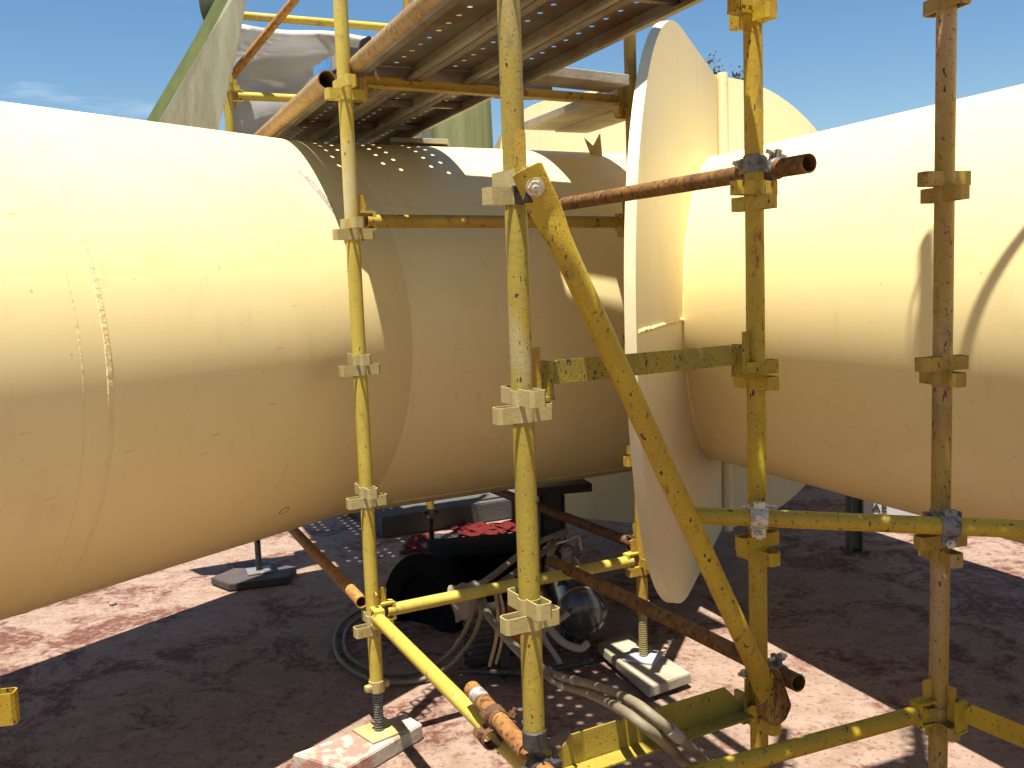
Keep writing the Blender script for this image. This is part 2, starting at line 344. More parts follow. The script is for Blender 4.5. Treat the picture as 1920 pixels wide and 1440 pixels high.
def standard(name_label, base, ztop, zbot, levels, mat, mats=None, group='upright scaffold posts', a0=AZL, flip=False, lugl=.052, tr=.0258, lh=.019):
    t = thing('scaffold_standard', name_label, 'scaffold post', (base[0], base[1], zbot), group); P = Vector((base[0], base[1], 0))
    bm = NB(); pipe(bm, P + Vector((0, 0, zbot)), P + Vector((0, 0, ztop)), r=tr, n=28); mk('tube', bm, mat, t)
    for i, z in enumerate(levels):
        bm = NB(); c = P + Vector((0, 0, z))
        for k in range(4):
            ang = a0 + 90 * k; lower = (k % 2 == 0) != flip
            lug(bm, c + Vector((0, 0, 0 if lower else .040)), az(ang), l=lugl * random.uniform(.92, 1.05), h=lh)
        cyl(bm, c + Vector((0, 0, -.019)), c + Vector((0, 0, .055)), .0282, n=24)
        mm = (mats[i] if mats else mat); mk('wedge_bracket', bm, mm, t)
    return t
Z0 = .6848 + G; LV = [Z0 + .495, Z0, Z0 - .495, Z0 - .99, Z0 - 1.485, Z0 - 1.98]
PL, PK, PC, PR, PB = (-.5597, 3.5233), (.0231, 2.1983), (.6847, 2.6673), (1.1768, 2.5989), (.5459, 4.1412)
standard('pale yellow post before the elbow of the cream pipe, on a threaded jack', PL, 2.1 + G, -1.52 + G, LV, Y['chalky'], [Y['chalky'], Y['chalky'], Y['pale'], Y['pale'], Y['pale'], Y['pale']])
standard('nearest post, dull yellow with cream overspray, its foot held by a black swivel clamp', PK, 2.1 + G, -1.075 + G, LV[:5], Y['sprayed'], [Y['sprayed'], Y['sprayed'], Y['pale'], Y['pale'], Y['pale']])
standard('chipped bright yellow post crossed at its foot by the diagonal brace', PC, 2.1 + G, -1.62 + G, LV, Y['chipped'], flip=True)
standard('dusty tan post, rightmost of the scaffold posts', PR, 3.2 + G, -1.62 + G, [Z0 + 1.98, Z0 + 1.485, Z0 + .99] + LV, Y['tan'], flip=True, a0=75)
standard('yellow post half hidden behind the nose of the flat crescent plate', PB, 1.7 + G, -1.50 + G, LV, Y['orange'])
PD = (-1.60, 5.75); PE = (-.575, 6.27)
standard('yellow post beyond the pipe at the edge of the grey sheet', PD, 1.9 + G, -1.50 + G, LV, Y['chalky'])
standard('dark thin post beyond the pipe, its foot among the red rags', PE, 2.5 + G, -1.55 + G, LV, Y['orange'])
standard('post beside the camera showing only one yellow bracket at the picture edge', tuple(AY(-33, 1330, 2.35)[:2]), -.4 + G, -1.62 + G, [AY(-33, 1330, 2.35).z], Y['chipped'], a0=80, lugl=.062, lh=.042)

def hexbolt(bm, c, d, r=.013, h=.012, stem=.008):
    x, y, dd = frame(d); a = ring(bm, c, x, y, r, 6); b = ring(bm, c + dd * h, x, y, r, 6); bridge(bm, a, b); bm.faces.new(b)
    cyl(bm, c + dd * (h - .001), c + dd * (h + stem), r * .5, n=10)
def end_fitting(par, p, q, mat, at_top=False, wedge=True):
    """C shaped clamp and wedge where a ledger end p meets a post"""
    d = (q - p); d.z = 0; d.normalize(); s = Vector((-d.y, d.x, 0)); Z = Vector((0, 0, 1)); c = p + d * .052
    bm = NB(); box(bm, c + Z * .032, d * .026, s * .020, Z * .004); box(bm, c - Z * .032, d * .026, s * .020, Z * .004)
    box(bm, c + d * .028, d * .006, s * .020, Z * .034); mk('end_clamp', bm, mat, par)
    if wedge:
        bm = NB(); wc = p + d * .040
        pts = [wc + Z * .088 - d * .014, wc + Z * .094 - d * .006, wc + Z * .094 + d * .010, wc + Z * .088 + d * .018, wc - Z * .070 + d * .004, wc - Z * .074 - d * .004, wc - Z * .068 - d * .010]
        prism(bm, [k - s * .003 for k in pts], s * .006); mk('wedge', bm, Y['orange'], par)
def ledger(label, p, q, mat, fit=(True, True), cat='scaffold tube', group=None, fmat=None, r=.02415, inset=.055):
    mid = (p + q) / 2; t = thing('scaffold_ledger', label, cat, (mid.x, mid.y, min(p.z, q.z)), group); d = (q - p).normalized()
    bm = NB(); pipe(bm, p + d * (inset if fit[0] else 0), q - d * (inset if fit[1] else 0), r=r); mk('tube', bm, mat, t)
    if fit[0]: end_fitting(t, p, q, fmat or mat)
    if fit[1]: end_fitting(t, q, p, fmat or mat)
    return t
def V(P, z): return Vector((P[0], P[1], z))
ledger('yellow tube at eye height passing behind the nearest post to the flat plate', V(PL, .238 + G), V(PB, .232 + G), Y['orange'], fmat=Y['chalky'])
ledger('pale yellow low tube with the hose bundle hanging over it', V(PL, -1.235 + G), V(PB, -1.245 + G), Y['chalky'])
kk = AZ(1000, 1452, -1.25 + G)
ledger('pale speckled low tube running towards the viewer under the nearest post', V(PL, -1.235 + G), kk + (kk - V(PL, -1.235 + G)).normalized() * .5, Y['chalky'], fit=(True, False))
ledger('brown low tube running back beneath the pipe from the pale post', V(PL, -1.20 + G) + Vector((-.045, .03, 0)), V(PD, -1.20 + G), RUSTO, fit=(False, False), fmat=Y['pale'])
ledger('grimy brown tube sloping under the branch pipe towards the hidden yellow post', V(PB, -1.19 + G), V(PE, -1.19 + G), RUSTD, fit=(True, False))
ledger('upper yellow rail along the top of the grey sheet', V(PD, 1.60 + G), V(PE, 1.62 + G) + az(63) * .9, Y['chalky'], fit=(True, False))
ledger('lower yellow rail crossing the grey sheet', V(PD, 1.14 + G), V(PE, 1.15 + G), Y['chalky'], fit=(True, True))
a_ = AZ(1360, 1438, -1.27 + G); b_ = V(PR, -1.25 + G)
ledger('chipped yellow tube along the bottom edge joining the dusty tan post', b_, a_ + (a_ - b_).normalized() * .6, Y['chipped'], fit=(True, False))
a_ = AY(1300, 966, 2.63); b_ = AY(1930, 993, 2.47); d_ = (b_ - a_).normalized()
mid_tube = ledger('long horizontal chipped yellow tube clamped across the two posts beside the big pipe', a_ - d_ * .02, b_ + d_ * .4, Y['chipped'], fit=(False, False))

def angle_bar(bm, p, q, web=.05, fl=.045, t=.005, side=1):
    d = (q - p).normalized(); s = Vector((-d.y, d.x, 0)).normalized() * side; Z = Vector((0, 0, 1))
    pts = [Vector((0, 0)), Vector((fl, 0)), Vector((fl, t)), Vector((t, t)), Vector((t, web)), Vector((0, web))]
    prism(bm, [p + s * a.x + Z * a.y for a in pts], q - p)
def transom(label, p, q, mat, web=.05, fl=.045, side=1, group=None, inset=.075, cut=.03):
    mid = (p + q) / 2; t = thing('scaffold_transom', label, 'scaffold beam', (mid.x, mid.y, min(p.z, q.z) - .02), group); d = (q - p).normalized(); Z = Vector((0, 0, 1)); s = Vector((-d.y, d.x, 0)) * side
    bm = NB(); pts = lambda a, l: p + d * a
    L = (q - p).length; A = p + d * inset; B = q - d * inset
    # web with mitred upper corners, flange below
    o_ = [A, A + Z * (web - cut) , A + d * cut + Z * web, B - d * cut + Z * web, B + Z * (web - cut), B]
    prism(bm, o_, s * .005); prism(bm, [A + s * .007, A + s * fl, B + s * fl, B + s * .007], Z * .005)
    mk('angle_section', bm, mat, t, False)
    for e, f_ in ((p, d), (q, -d)):
        bm = NB(); c = e + f_ * .050
        box(bm, c + f_ * .022 + Z * .012, f_ * .006, s * .02, Z * .045); box(bm, c - Z * .030, f_ * .03, s * .02, Z * .004); mk('end_clamp', bm, mat, t)
        bm = NB(); box(bm, e + f_ * .042 + Z * .04, f_ * .012, s * .003, Z * .05); mk('wedge', bm, Y['orange'], t)
    return t
transom('stained yellow beam at waist height passing behind the diagonal brace', V(PK, -.245 + G), V(PC, -.252 + G), Y['stained'], web=.056, side=1)
kb = AZ(985, 1464, -1.24 + G)
transom('dull yellow beam near the floor with the hoses lying over it', kb, V(PC, -1.25 + G), Y['sprayed'], web=.085, fl=.06, side=-1, cut=.06)
transom('long yellow beam carrying the perforated deck from beneath', V(PL, .715 + G), V(PB, .715 + G), Y['orange'], web=.042, fl=.035, side=-1, cut=.01)
transom('chipped yellow beam leaving the dusty tan post low down', V(PR, -1.26 + G), AZ(1925, 1405, -1.26 + G) + (AZ(1925, 1405, -1.26 + G) - V(PR, -1.26 + G)).normalized() * .7, Y['chipped'], web=.06, side=1, fl=.05)
transom('yellow beam overhead joining the chipped bright yellow post', V(PC, .72 + G), V(PK, .72 + G), Y['chipped'], web=.05)

# couplers
def coupler(label, c, d1, d2, off, mat=STEEL, rr=.0242):
    """two bands back to back: one round a tube along d1 at c, the other round a tube along d2 at c+off"""
    t = thing('tube_coupler', label, 'clamp', c, 'steel couplers clamping scaffold tubes'); o = off.normalized()
    for cc, d, sg in ((c, d1.normalized(), -1), (c + off, d2.normalized(), 1)):
        bm = NB(); x, y, dd = frame(d); r = rr + .0055; n = 24
        A = [ring(bm, cc + dd * s_, x, y, q_, n) for s_, q_ in ((-.024, r - .003), (-.021, r), (.021, r), (.024, r - .003))]
        for i in range(3): bridge(bm, A[i], A[i + 1])
        I = [ring(bm, cc + dd * s_, x, y, rr + .0006, n) for s_ in (-.024, .024)]; bridge(bm, A[3], I[1]); bridge(bm, I[0], A[0])
        side = dd.cross(o).normalized()
        box(bm, cc + side * (r + .010) , side * .014, dd * .019, o * .007, .002); box(bm, cc - side * (r + .006), side * .010, dd * .016, o * .009, .002)
        mk('clamp_band', bm, mat, t)
        bm = NB(); cyl(bm, cc + side * (r + .014) - o * .030, cc + side * (r + .014) + o * .030, .006, n=10); hexbolt(bm, cc + side * (r + .014) + o * (.012 * sg), o * sg, .0125, .013, .012); mk('bolt', bm, ZINC if mat is STEEL else mat, t)
    bm = NB(); box(bm, c + off / 2, o * .010, d1.normalized() * .018, d1.normalized().cross(o).normalized() * .018, .002); mk('saddle', bm, mat, t)
    return t
Zv = Vector((0, 0, 1))
# rusty through tubes
q0 = AX(1.757, 0, 0); RA = AX(1.757, 3.78, .300 + G); RBp = AY(1517, 306, 2.56)
up_t = top('rusty_tube', (lambda b: (pipe(b, RA, RBp, .026, n=28), b)[1])(NB()), RUST, 'upper brown rusty tube with an open end, clamped behind the chipped yellow post', 'scaffold tube', 'rusty tubes')
LA = AZ(1033, 1052, -1.225 + G); LBp = AZ(1497, 1281, -1.165 + G)
lo_t = top('rusty_tube', (lambda b: (pipe(b, LA, LBp, .0255, n=28), b)[1])(NB()), RUST, 'lower brown rusty tube with sun spots, running back below the diagonal brace', 'scaffold tube', 'rusty tubes')
dR = (RBp - RA).normalized(); cU = V(PC, .295 + G)
tc_ = RA + dR * ((cU - RA).dot(dR)); coupler('grey steel clamp fixing the upper rusty tube to the chipped yellow post', cU, Zv, dR, tc_ - cU)
dL = (LBp - LA).normalized(); cD = V(PC, 0); tt_ = (cD - LA); tt_.z = 0; pL = LA + dL * tt_.dot(Vector((dL.x, dL.y, 0)))
coupler('small grey clamp with a bolt on the open end of the lower rusty tube', V(PC, pL.z), Zv, dL, V((pL.x, pL.y), pL.z) - V(PC, pL.z))
mt0 = a_; 
for P_, lab, mat_ in ((PC, 'silvery clamp holding the horizontal tube on the chipped yellow post', ZINC), (PR, 'dark blue grey clamp holding the horizontal tube on the dusty tan post', STEEL)):
    tx = (P_[0] - a_.x) / d_.x; pm = a_ + d_ * tx; c_ = V(P_, pm.z); off = V((pm.x, pm.y), pm.z) - c_
    dd2 = d_; off = off - dd2 * off.dot(dd2)
    coupler(lab, c_, Zv, d_, off, mat_)

# short rusty tube and the swivel clamp at the foot of the nearest post
s0 = AZ(885, 1292, -1.17 + G); s1 = AZ(1040, 1470, -1.17 + G)
t = thing('rusty_tube_stub', 'short orange rusted tube with a pale sprayed band, lying along the low yellow tube', 'scaffold tube', (s0 + s1) / 2)
bm = NB(); pipe(bm, s0, s1 + (s1 - s0) * .6, n=24); stub = mk('tube', bm, rust('burnt_orange_tube', (.22, .09, .02), (.32, .16, .035), (.06, .03, .015)), t)
ds = (s1 - s0).normalized(); bm = NB(); pipe(bm, s0 + ds * .045, s0 + ds * .095, .0250, .0005, 28); mk('paint_band', bm, plain('grey_white_paint_band', (.42, .43, .42), (.16, .10, .07), 25, .5), t)
foot = V(PK, -1.095 + G)
coupler('black swivel clamp gripping the foot of the nearest post', foot, Zv, ds, (s0 + ds * ((foot - s0).dot(ds)) - foot) * 1.0, DARK)
coupler('rusty clamp joining the short rusted tube to the low yellow tube', s0 + ds * .20, ds, ds, Vector((-.02, -.012, -.048)), RUSTD)

# diagonal brace
d0 = AY(1003, 350, 2.135); d1 = AY(1449, 1318, 2.575); dd = (d1 - d0).normalized()
t = thing('diagonal_brace', 'thick yellow diagonal tube bolted to the nearest post, its lower end folded and rusty', 'scaffold brace', ((d0 + d1) / 2))
bm = NB(); n = 28; view = ((d0 + d1) / 2 - Vector((0, 0, G))).normalized(); yv = (view - dd * view.dot(dd)).normalized(); xv = dd.cross(yv); Ld = (d1 - d0).length; prev = None
for s_, wx, wy in ((-.045, .030, .003), (-.04, .036, .004), (.055, .036, .004), (.085, .034, .010), (.13, .0285, .026), (.2, .0272, .0272), (Ld - .2, .0272, .0272), (Ld - .14, .0285, .026), (Ld - .09, .034, .012), (Ld - .06, .034, .006), (Ld + .01, .032, .005), (Ld + .02, .026, .004)):
    c_ = d0 + dd * s_; k = [bm.verts.new(c_ + xv * (wx * (abs(math.cos(a)) ** .8) * (1 if math.cos(a) > 0 else -1)) + yv * (wy * math.sin(a))) for a in [2 * math.pi * i / n for i in range(n)]]
    if prev: bridge(bm, prev, k)
    else: bm.faces.new(k[::-1])
    prev = k
bm.faces.new(prev); mk('tube', bm, Y['chipped'], t, sharp=50)
for p_ in (d0,):
    bm = NB(); cyl(bm, p_ - yv * .003, p_ - yv * .008, .021, n=24); mk('washer', bm, ZINC, t)
    bm = NB(); hexbolt(bm, p_ - yv * .008, -yv, .0165, .013, .014); mk('bolt', bm, ZINC, t)
for (p_, P_) in ((d0, PK), (d1, PC)):
    bm = NB(); q_ = V(P_, p_.z); m_ = (p_ + q_) / 2; dv = (p_ - q_).normalized(); sd = dv.cross(Zv).normalized()
    box(bm, m_ + dv * .004, dv * ((p_ - q_).length * .36), sd * .018, Zv * .034, .003); mk('pivot_bracket', bm, DARK if P_ is PK else Y['chipped'], t)
bm = NB(); prism(bm, [AY(x, y, Yf) for x, y, Yf in ((1424, 1268, 2.575), (1442, 1252, 2.56), (1460, 1258, 2.55), (1472, 1290, 2.535), (1484, 1326, 2.53), (1474, 1350, 2.54), (1457, 1364, 2.55), (1432, 1354, 2.565), (1416, 1318, 2.58))], Vector((.004, .014, .002)))
bmesh.ops.bevel(bm, geom=list(bm.edges), offset=.003, segments=2, affect='EDGES'); mk('folded_end', bm, paint('yellow_paint_mostly_rust', (.34, .22, .02), (.26, .13, .015), .56, streak=.48), t)
bm = NB(); prism(bm, [AY(x, y, Yf) for x, y, Yf in ((1450, 1270, 2.548), (1466, 1288, 2.50), (1478, 1322, 2.49), (1466, 1346, 2.50), (1452, 1356, 2.545))], Vector((.003, .006, 0))); mk('bent_flap', bm, RUST, t, False)
# upright wedge plate at the head of the brace
bm = NB(); w0 = AY(975, 322, 2.13); w1 = AY(972, 246, 2.13); sx = Vector((.012, .004, 0)); prism(bm, [w0 - sx, w0 + sx * 1.1, w1 + sx * 1.1, w1 + Vector((0, 0, .008)), w1 - sx * .8], Vector((.002, .010, 0)))
mk('locking_wedge', bm, Y['orange'], t, False)

# left long rusty tubes beside the deck
pA, pB = AX(.872, 5.35, .772 + G), AX(.882, 3.62, .772 + G)
top('rusty_tube', (lambda b: (pipe(b, pA, pB, .035, n=30), b)[1])(NB()), RUSTG, 'orange rusted tube along the far end of the deck, against the pipe', 'scaffold tube', 'rusty tubes beside the deck')
pA, pB = AX(.955, 3.57, .790 + G), AX(.96, 1.2, .80 + G)
top('rusty_tube', (lambda b: (pipe(b, pA, pB, .035, n=30), b)[1])(NB()), RUSTG, 'orange rusted tube along the near end of the deck', 'scaffold tube', 'rusty tubes beside the deck')
# diagonal brown tube in front of the sheet
pA, pB = AY(432, 146, 5.9), AY(562, -12, 5.6)
top('slanting_tube', (lambda b: (pipe(b, pA - (pB - pA) * .4, pB + (pB - pA) * .6, .0242), b)[1])(NB()), RUSTO, 'thin rusty tube slanting across the grey sheet', 'scaffold tube')

pA, pB = Vector((1.292, 2.586, 1.93 + G)), Vector((1.377, 2.471, 2.25 + G))  # unseen tube added above the frame; its shadow streaks the big pipe
top('slanting_tube', (lambda b: (pipe(b, pA - (pB - pA) * .15, pB + (pB - pA) * .25, .018), b)[1])(NB()), Y['tan'], 'short unseen yellow tube added above the picture to cast a shadow streak', 'scaffold tube')
# ------------------------------------------------------------------ perforated deck boards
def deck_board(label, perp, width, a0, a1, z, hole=.0088, group='perforated steel deck boards'):
    bm = NB(); pc = perp + width / 2; P = .0455; rows = (-.0325, .0325)
    def pt(p_, a_, zz=0): return bm.verts.new(AX(p_, a_, z + zz))
    N = int((a1 - a0) / P); hw = .0325
    for ri, ro in enumerate(rows):
        for i in range(N):
            s_, e_ = a0 + i * P, a0 + (i + 1) * P; l_, r_ = pc + ro - hw, pc + ro + hw
            if i % 2 == ri:
                ac, pc2 = (s_ + e_) / 2, pc + ro; O, I = [], []
                for k in range(16):
                    t = 2 * math.pi * k / 16; c_, sn = math.cos(t), math.sin(t); mxx = max(abs(c_), abs(sn))
                    O.append(pt(pc2 + hw * c_ / mxx, ac + P / 2 * sn / mxx)); I.append(pt(pc2 + hole * c_, ac + hole * sn))
                bridge(bm, O, I)
            else: bm.faces.new([pt(l_, s_), pt(r_, s_), pt(r_, e_), pt(l_, e_)])
    e = a0 + N * P
    for x0, x1 in ((pc - width / 2, pc - .065), (pc + .065, pc + width / 2)): bm.faces.new([pt(x0, a0), pt(x1, a0), pt(x1, e), pt(x0, e)])
    bmesh.ops.remove_doubles(bm, verts=bm.verts, dist=.0003)
    # folded sides with rolled lips
    for sg in (-1, 1):
        x = pc + sg * (width / 2 - .001); prof = [(0, 0), (0, -.050), (-.026 * sg, -.052), (-.026 * sg, -.040), (-.0235 * sg, -.040), (-.0235 * sg, -.0495), (-.003 * sg, -.048), (-.003 * sg, -.002)]
        A = [pt(x + u, a0, v_) for u, v_ in prof]; B = [pt(x + u, e, v_) for u, v_ in prof]; bridge(bm, A, B)
    for a_ in (a0 + .01, e - .012): bm.faces.new([pt(pc - width / 2 + .004, a_, -.003), pt(pc + width / 2 - .004, a_, -.003), pt(pc + width / 2 - .004, a_, -.046), pt(pc - width / 2 + .004, a_, -.046)])
    # cross stiffeners
    for a_ in [a0 + .55, a0 + 1.15]:
        if a_ < e - .1: box(bm, AX(pc, a_, z - .016), AX(width / 2 - .006, 0, 0), AX(0, .012, 0), Vector((0, 0, .012)))
    return top('deck_board', bm, GALV, label, 'deck board', group, smooth=False)
dz = .800 + G
for i, nm in enumerate(('nearest the orange rusted tube', 'in the middle of the three', 'at the open outer edge')):
    deck_board('perforated steel board, near half of the deck, ' + nm, .945 + .2265 * i, .222, 1.25, 3.49, dz)
    deck_board('perforated steel board, far half of the deck, ' + nm, .918 + .2265 * i, .222, 3.53, 7.0, dz)
# the next platform up, over the two nearer posts (just above the frame): throws the dappled light
for i in range(3): deck_board(('inner', 'middle', 'outer')[i] + ' perforated board of the platform above the picture', 1.45 + .226 * i, .222, .4, 1.97, 1.30 + G, group='deck boards above the picture')
# timbers on the beam
def timber(label, a, b, wv, hv, mat=WOOD, name='timber_board', group='timber boards on the scaffold', cat='timber board'):
    bm = NB(); vs = bar(bm, a, b, wv, hv); bmesh.ops.bevel(bm, geom=list(bm.edges), offset=.003, segments=1, affect='EDGES'); return top(name, bm, mat, label, cat, group)
zt = .80 + G
timber('grey weathered board running back beside the deck, seen from below, inner one', AX(2.235, 3.64, zt), AX(2.235, 4.62, zt), AX(.094, 0, 0), Vector((0, 0, .019)))
timber('grey weathered board running back beside the deck, outer one nearer the crescent plate', AX(2.428, 3.90, zt - .004), AX(2.428, 4.62, zt - .004), AX(.10, 0, 0), Vector((0, 0, .022)))
timber('grey board lying along the long yellow beam, below the blue sky', AX(1.64, 3.43, zt - .01), AX(2.04, 3.46, zt - .02), AX(0, .085, 0), Vector((0, 0, .020)))
timber('pale board across the gap beyond the long yellow beam', AX(1.64, 3.72, zt - .01), AX(1.82, 3.72, zt - .01), AX(0, .10, 0), Vector((0, 0, .019)))
b0 = AY(735, 266, 5.0); b1 = AY(842, 269, 5.0); timber('thin pale board end lying on top of the branch pipe', b0, b1, Vector((0, .09, .002)), Vector((0, 0, .012)), PADW)
for k, (al, hw_, pa_, pb_) in enumerate(((3.33, .168, .8, 2.18), (3.655, .115, .8, 2.18), (3.83, .07, .8, 2.18), (3.505, .052, .8, 1.62))): timber(('nearest', 'middle', 'farthest', 'narrow')[k] + ' unseen pale board added above the picture to shade the pipe', AX(pa_, al, 2.15 + G), AX(pb_, al, 2.15 + G), AX(0, hw_, 0), Vector((0, 0, .02)), PADW, group='deck boards above the picture')  # unseen boards added overhead, spaced to cast shade with a sun gap
# blue ended timber and the dark block by the pale post
b0 = AY(606, 141, 4.0); b1 = AY(672, 104, 3.6); t = thing('painted_board', 'short rough board with a bright blue painted end beside the pale post', 'timber board', b0)
bm = NB(); bar(bm, b0, b1, Vector((.03, .03, 0)), Vector((0, 0, .026))); mk('board', bm, WOOD, t, False)
bm = NB(); e_ = (b1 - b0).normalized(); bar(bm, b0 - e_ * .004, b0 + e_ * .24, Vector((.0315, .0315, 0)), Vector((0, 0, .0275))); mk('blue_end', bm, plain('blue_paint', (.05, .17, .48), (.09, .25, .55), 30, .5), t, False)
bm = NB(); b0 = AY(676, 112, 3.72)
for k in range(9): pass
sweep(bm, [b0 + Vector((-.005, .03, -.06)), b0 + Vector((-.002, .02, -.02)), b0 + Vector((.006, .0, .02)), b0 + Vector((.03, -.01, .05)), b0 + Vector((.045, -.015, .052))], .030, 14)
top('rubber_hose_end', bm, plain('dark_rubber', (.05, .045, .04), (.09, .07, .05), 20, .8), 'dark bent rubber end poking up behind the pale post', 'hose end')

# ------------------------------------------------------------------ feet: jacks and sole boards
def jack(label, P, zb, ztop, mat=STEEL, nutmat=None, plate_mat=None, tilt=20):
    t = thing('screw_jack', label, 'scaffold foot', (P[0], P[1], zb), 'threaded scaffold feet'); c = V(P, 0)
    bm = NB(); n = 16; prev = None; zz = zb + .008; k = 0; turns = (ztop - zb) / .0105
    steps = int(turns * 8)
    for i in range(steps + 1):
        z = zz + (ztop - zz) * i / steps; r = .0165 + .0032 * (1 if (i // 4) % 2 else -1); kk_ = ring(bm, V(P, z), Vector((1, 0, 0)), Vector((0, 1, 0)), r, n)
        if prev: bridge(bm, prev, kk_)
        prev = kk_
    mk('threaded_rod', bm, mat, t, sharp=20)
    bm = NB(); a = R_(tilt); x = Vector((math.cos(a), math.sin(a), 0)); y = Vector((-math.sin(a), math.cos(a), 0)); box(bm, V(P, zb + .004), x * .075, y * .075, Zv * .004, .001)
    mk('base_plate', bm, plate_mat or Y['pale'], t)
    bm = NB(); box(bm, V(P, ztop - .012), x * .050, y * .014, Zv * .012, .005); cyl(bm, V(P, ztop - .03), V(P, ztop + .012), .031, n=20); mk('wing_nut', bm, nutmat or Y['pale'], t)
    return t
jack('threaded grey jack with a cream wing nut under the pale yellow post', PL, -1.705 + G, -1.51 + G, tilt=40)
jack('pale dusted jack under the yellow post behind the crescent plate', PB, -1.70 + G, -1.45 + G, mat=Y['pale'], tilt=-25, plate_mat=plain('wet_grey_plate', (.42, .44, .47), None, 10, .3))
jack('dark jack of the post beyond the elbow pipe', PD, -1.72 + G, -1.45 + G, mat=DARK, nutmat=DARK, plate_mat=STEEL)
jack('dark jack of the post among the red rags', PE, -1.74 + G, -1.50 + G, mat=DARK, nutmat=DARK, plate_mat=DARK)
jack('rusty jack under the chipped bright yellow post, below the picture', PC, -1.74 + G, -1.56 + G)
jack('rusty jack under the dusty tan post, below the picture', PR, -1.74 + G, -1.56 + G)
def sole(label, pix, ztop, th, mat):
    bm = NB(); P = [AZ(x, y, ztop) for x, y in pix]; prism(bm, [p - Vector((0, 0, th)) for p in P], Vector((0, 0, th)))
    bmesh.ops.bevel(bm, geom=list(bm.edges), offset=.004, segments=2, affect='EDGES'); return top('sole_board', bm, mat, label, 'timber pad', 'timber pads under the scaffold feet')
zs = -1.706 + G
sole('pale board with a red paint stain, crossing the sunlit floor under the nearest jack', [(548, 1414), (758, 1337), (792, 1357), (648, 1442)], zs, .062, pad_stained())
sole('pale timber block striped by shadows under the jack behind the crescent plate', [(1120, 1206), (1178, 1186), (1296, 1262), (1216, 1290)], -1.702 + G, .045, PADW)
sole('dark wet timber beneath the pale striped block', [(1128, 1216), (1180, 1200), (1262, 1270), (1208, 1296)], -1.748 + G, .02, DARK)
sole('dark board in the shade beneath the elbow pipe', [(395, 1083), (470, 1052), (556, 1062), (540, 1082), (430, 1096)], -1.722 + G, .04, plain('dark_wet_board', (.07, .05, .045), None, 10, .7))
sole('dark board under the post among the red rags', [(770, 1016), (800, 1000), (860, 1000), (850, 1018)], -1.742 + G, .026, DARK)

# ------------------------------------------------------------------ far things
# concrete plinth
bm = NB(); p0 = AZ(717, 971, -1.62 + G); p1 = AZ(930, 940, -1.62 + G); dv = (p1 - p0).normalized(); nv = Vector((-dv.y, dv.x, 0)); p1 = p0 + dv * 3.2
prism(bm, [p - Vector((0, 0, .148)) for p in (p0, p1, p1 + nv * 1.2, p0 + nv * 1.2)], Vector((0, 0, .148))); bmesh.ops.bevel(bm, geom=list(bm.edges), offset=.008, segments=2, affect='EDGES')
top('concrete_plinth', bm, plain('grey_concrete', (.10, .094, .085), (.075, .07, .063), 4, .95, bmp=.5, spec=.1), 'low grey concrete slab in the shade beyond the branch pipe', 'plinth')  # concrete grey darkened in place of shade that nothing casts here
# pipe support saddle
t = thing('pipe_support', 'black steel saddle support under the junction', 'support', AZ(1050, 1010, 0)); c_ = AY(1042, 905, 5.6); zt_ = c_.z
bm = NB(); box(bm, Vector((c_.x, c_.y, zt_ - .02)), Vector((.18, .04, 0)), Vector((-.03, .12, 0)), Zv * .025, .004); mk('saddle_plate', bm, DARK, t)
bm = NB(); box(bm, Vector((c_.x - .03, c_.y, (zt_ - .045) / 2)), Vector((.06, 0, 0)), Vector((0, .07, 0)), Zv * ((zt_ - .05) / 2), .003)
for s_ in (-.07, .07): box(bm, Vector((c_.x - .03 + s_, c_.y, (zt_ - .045) / 2)), Vector((.006, 0, 0)), Vector((0, .10, 0)), Zv * ((zt_ - .05) / 2))
mk('column', bm, DARK, t, False)
bm = NB(); box(bm, Vector((c_.x - .03, c_.y, .012)), Vector((.16, 0, 0)), Vector((0, .16, 0)), Zv * .011, .002); mk('foot_plate', bm, DARK, t)
# support under the big pipe, with a sign behind it
t = thing('pipe_stand', 'grey steel leg standing on the floor below the big pipe', 'support', AZ(1602, 1032, 0)); c_ = AZ(1602, 1032, 0)
for s_ in (-.034, .034):
    bm = NB(); box(bm, Vector((c_.x + s_, c_.y, .40)), Vector((.005, 0, 0)), Vector((0, .05, 0)), Zv * .40, .001); mk('flange', bm, plain('green_grey_steel', (.13, .14, .12), None, 10, .6), t)
bm = NB(); box(bm, Vector((c_.x, c_.y, .40)), Vector((.030, 0, 0)), Vector((0, .005, 0)), Zv * .40); mk('web', bm, plain('green_grey_steel_web', (.13, .14, .12), None, 10, .6), t)
bm = NB(); box(bm, Vector((c_.x, c_.y, .006)), Vector((.07, 0, 0)), Vector((0, .07, 0)), Zv * .006); mk('foot_plate', bm, DARK, t)
s0_ = AZ(1618, 966, .02); s1_ = AZ(1745, 974, .02); s0_.z = 0; s1_.z = 0; t = thing('lettered_block', 'pale painted block with black capital letters, half hidden by the big pipe', 'sign', s0_)
bm = NB(); prism(bm, [s0_, s1_, s1_ + Vector((.1, .5, 0)), s0_ + Vector((.1, .5, 0))], Vector((0, 0, .30))); mk('block', bm, plain('pale_grey_paint', (.50, .49, .48), (.43, .42, .41), 5, .7), t, False)
cu = bpy.data.curves.new('letters', 'FONT'); cu.body = 'AE'; cu.size = .085; cu.extrude = .002; tmp = bpy.data.objects.new('tmp', cu); sc.collection.objects.link(tmp)
me = bpy.data.meshes.new_from_object(tmp.evaluated_get(bpy.context.evaluated_depsgraph_get())); bpy.data.objects.remove(tmp); bm = NB(); bm.from_mesh(me)
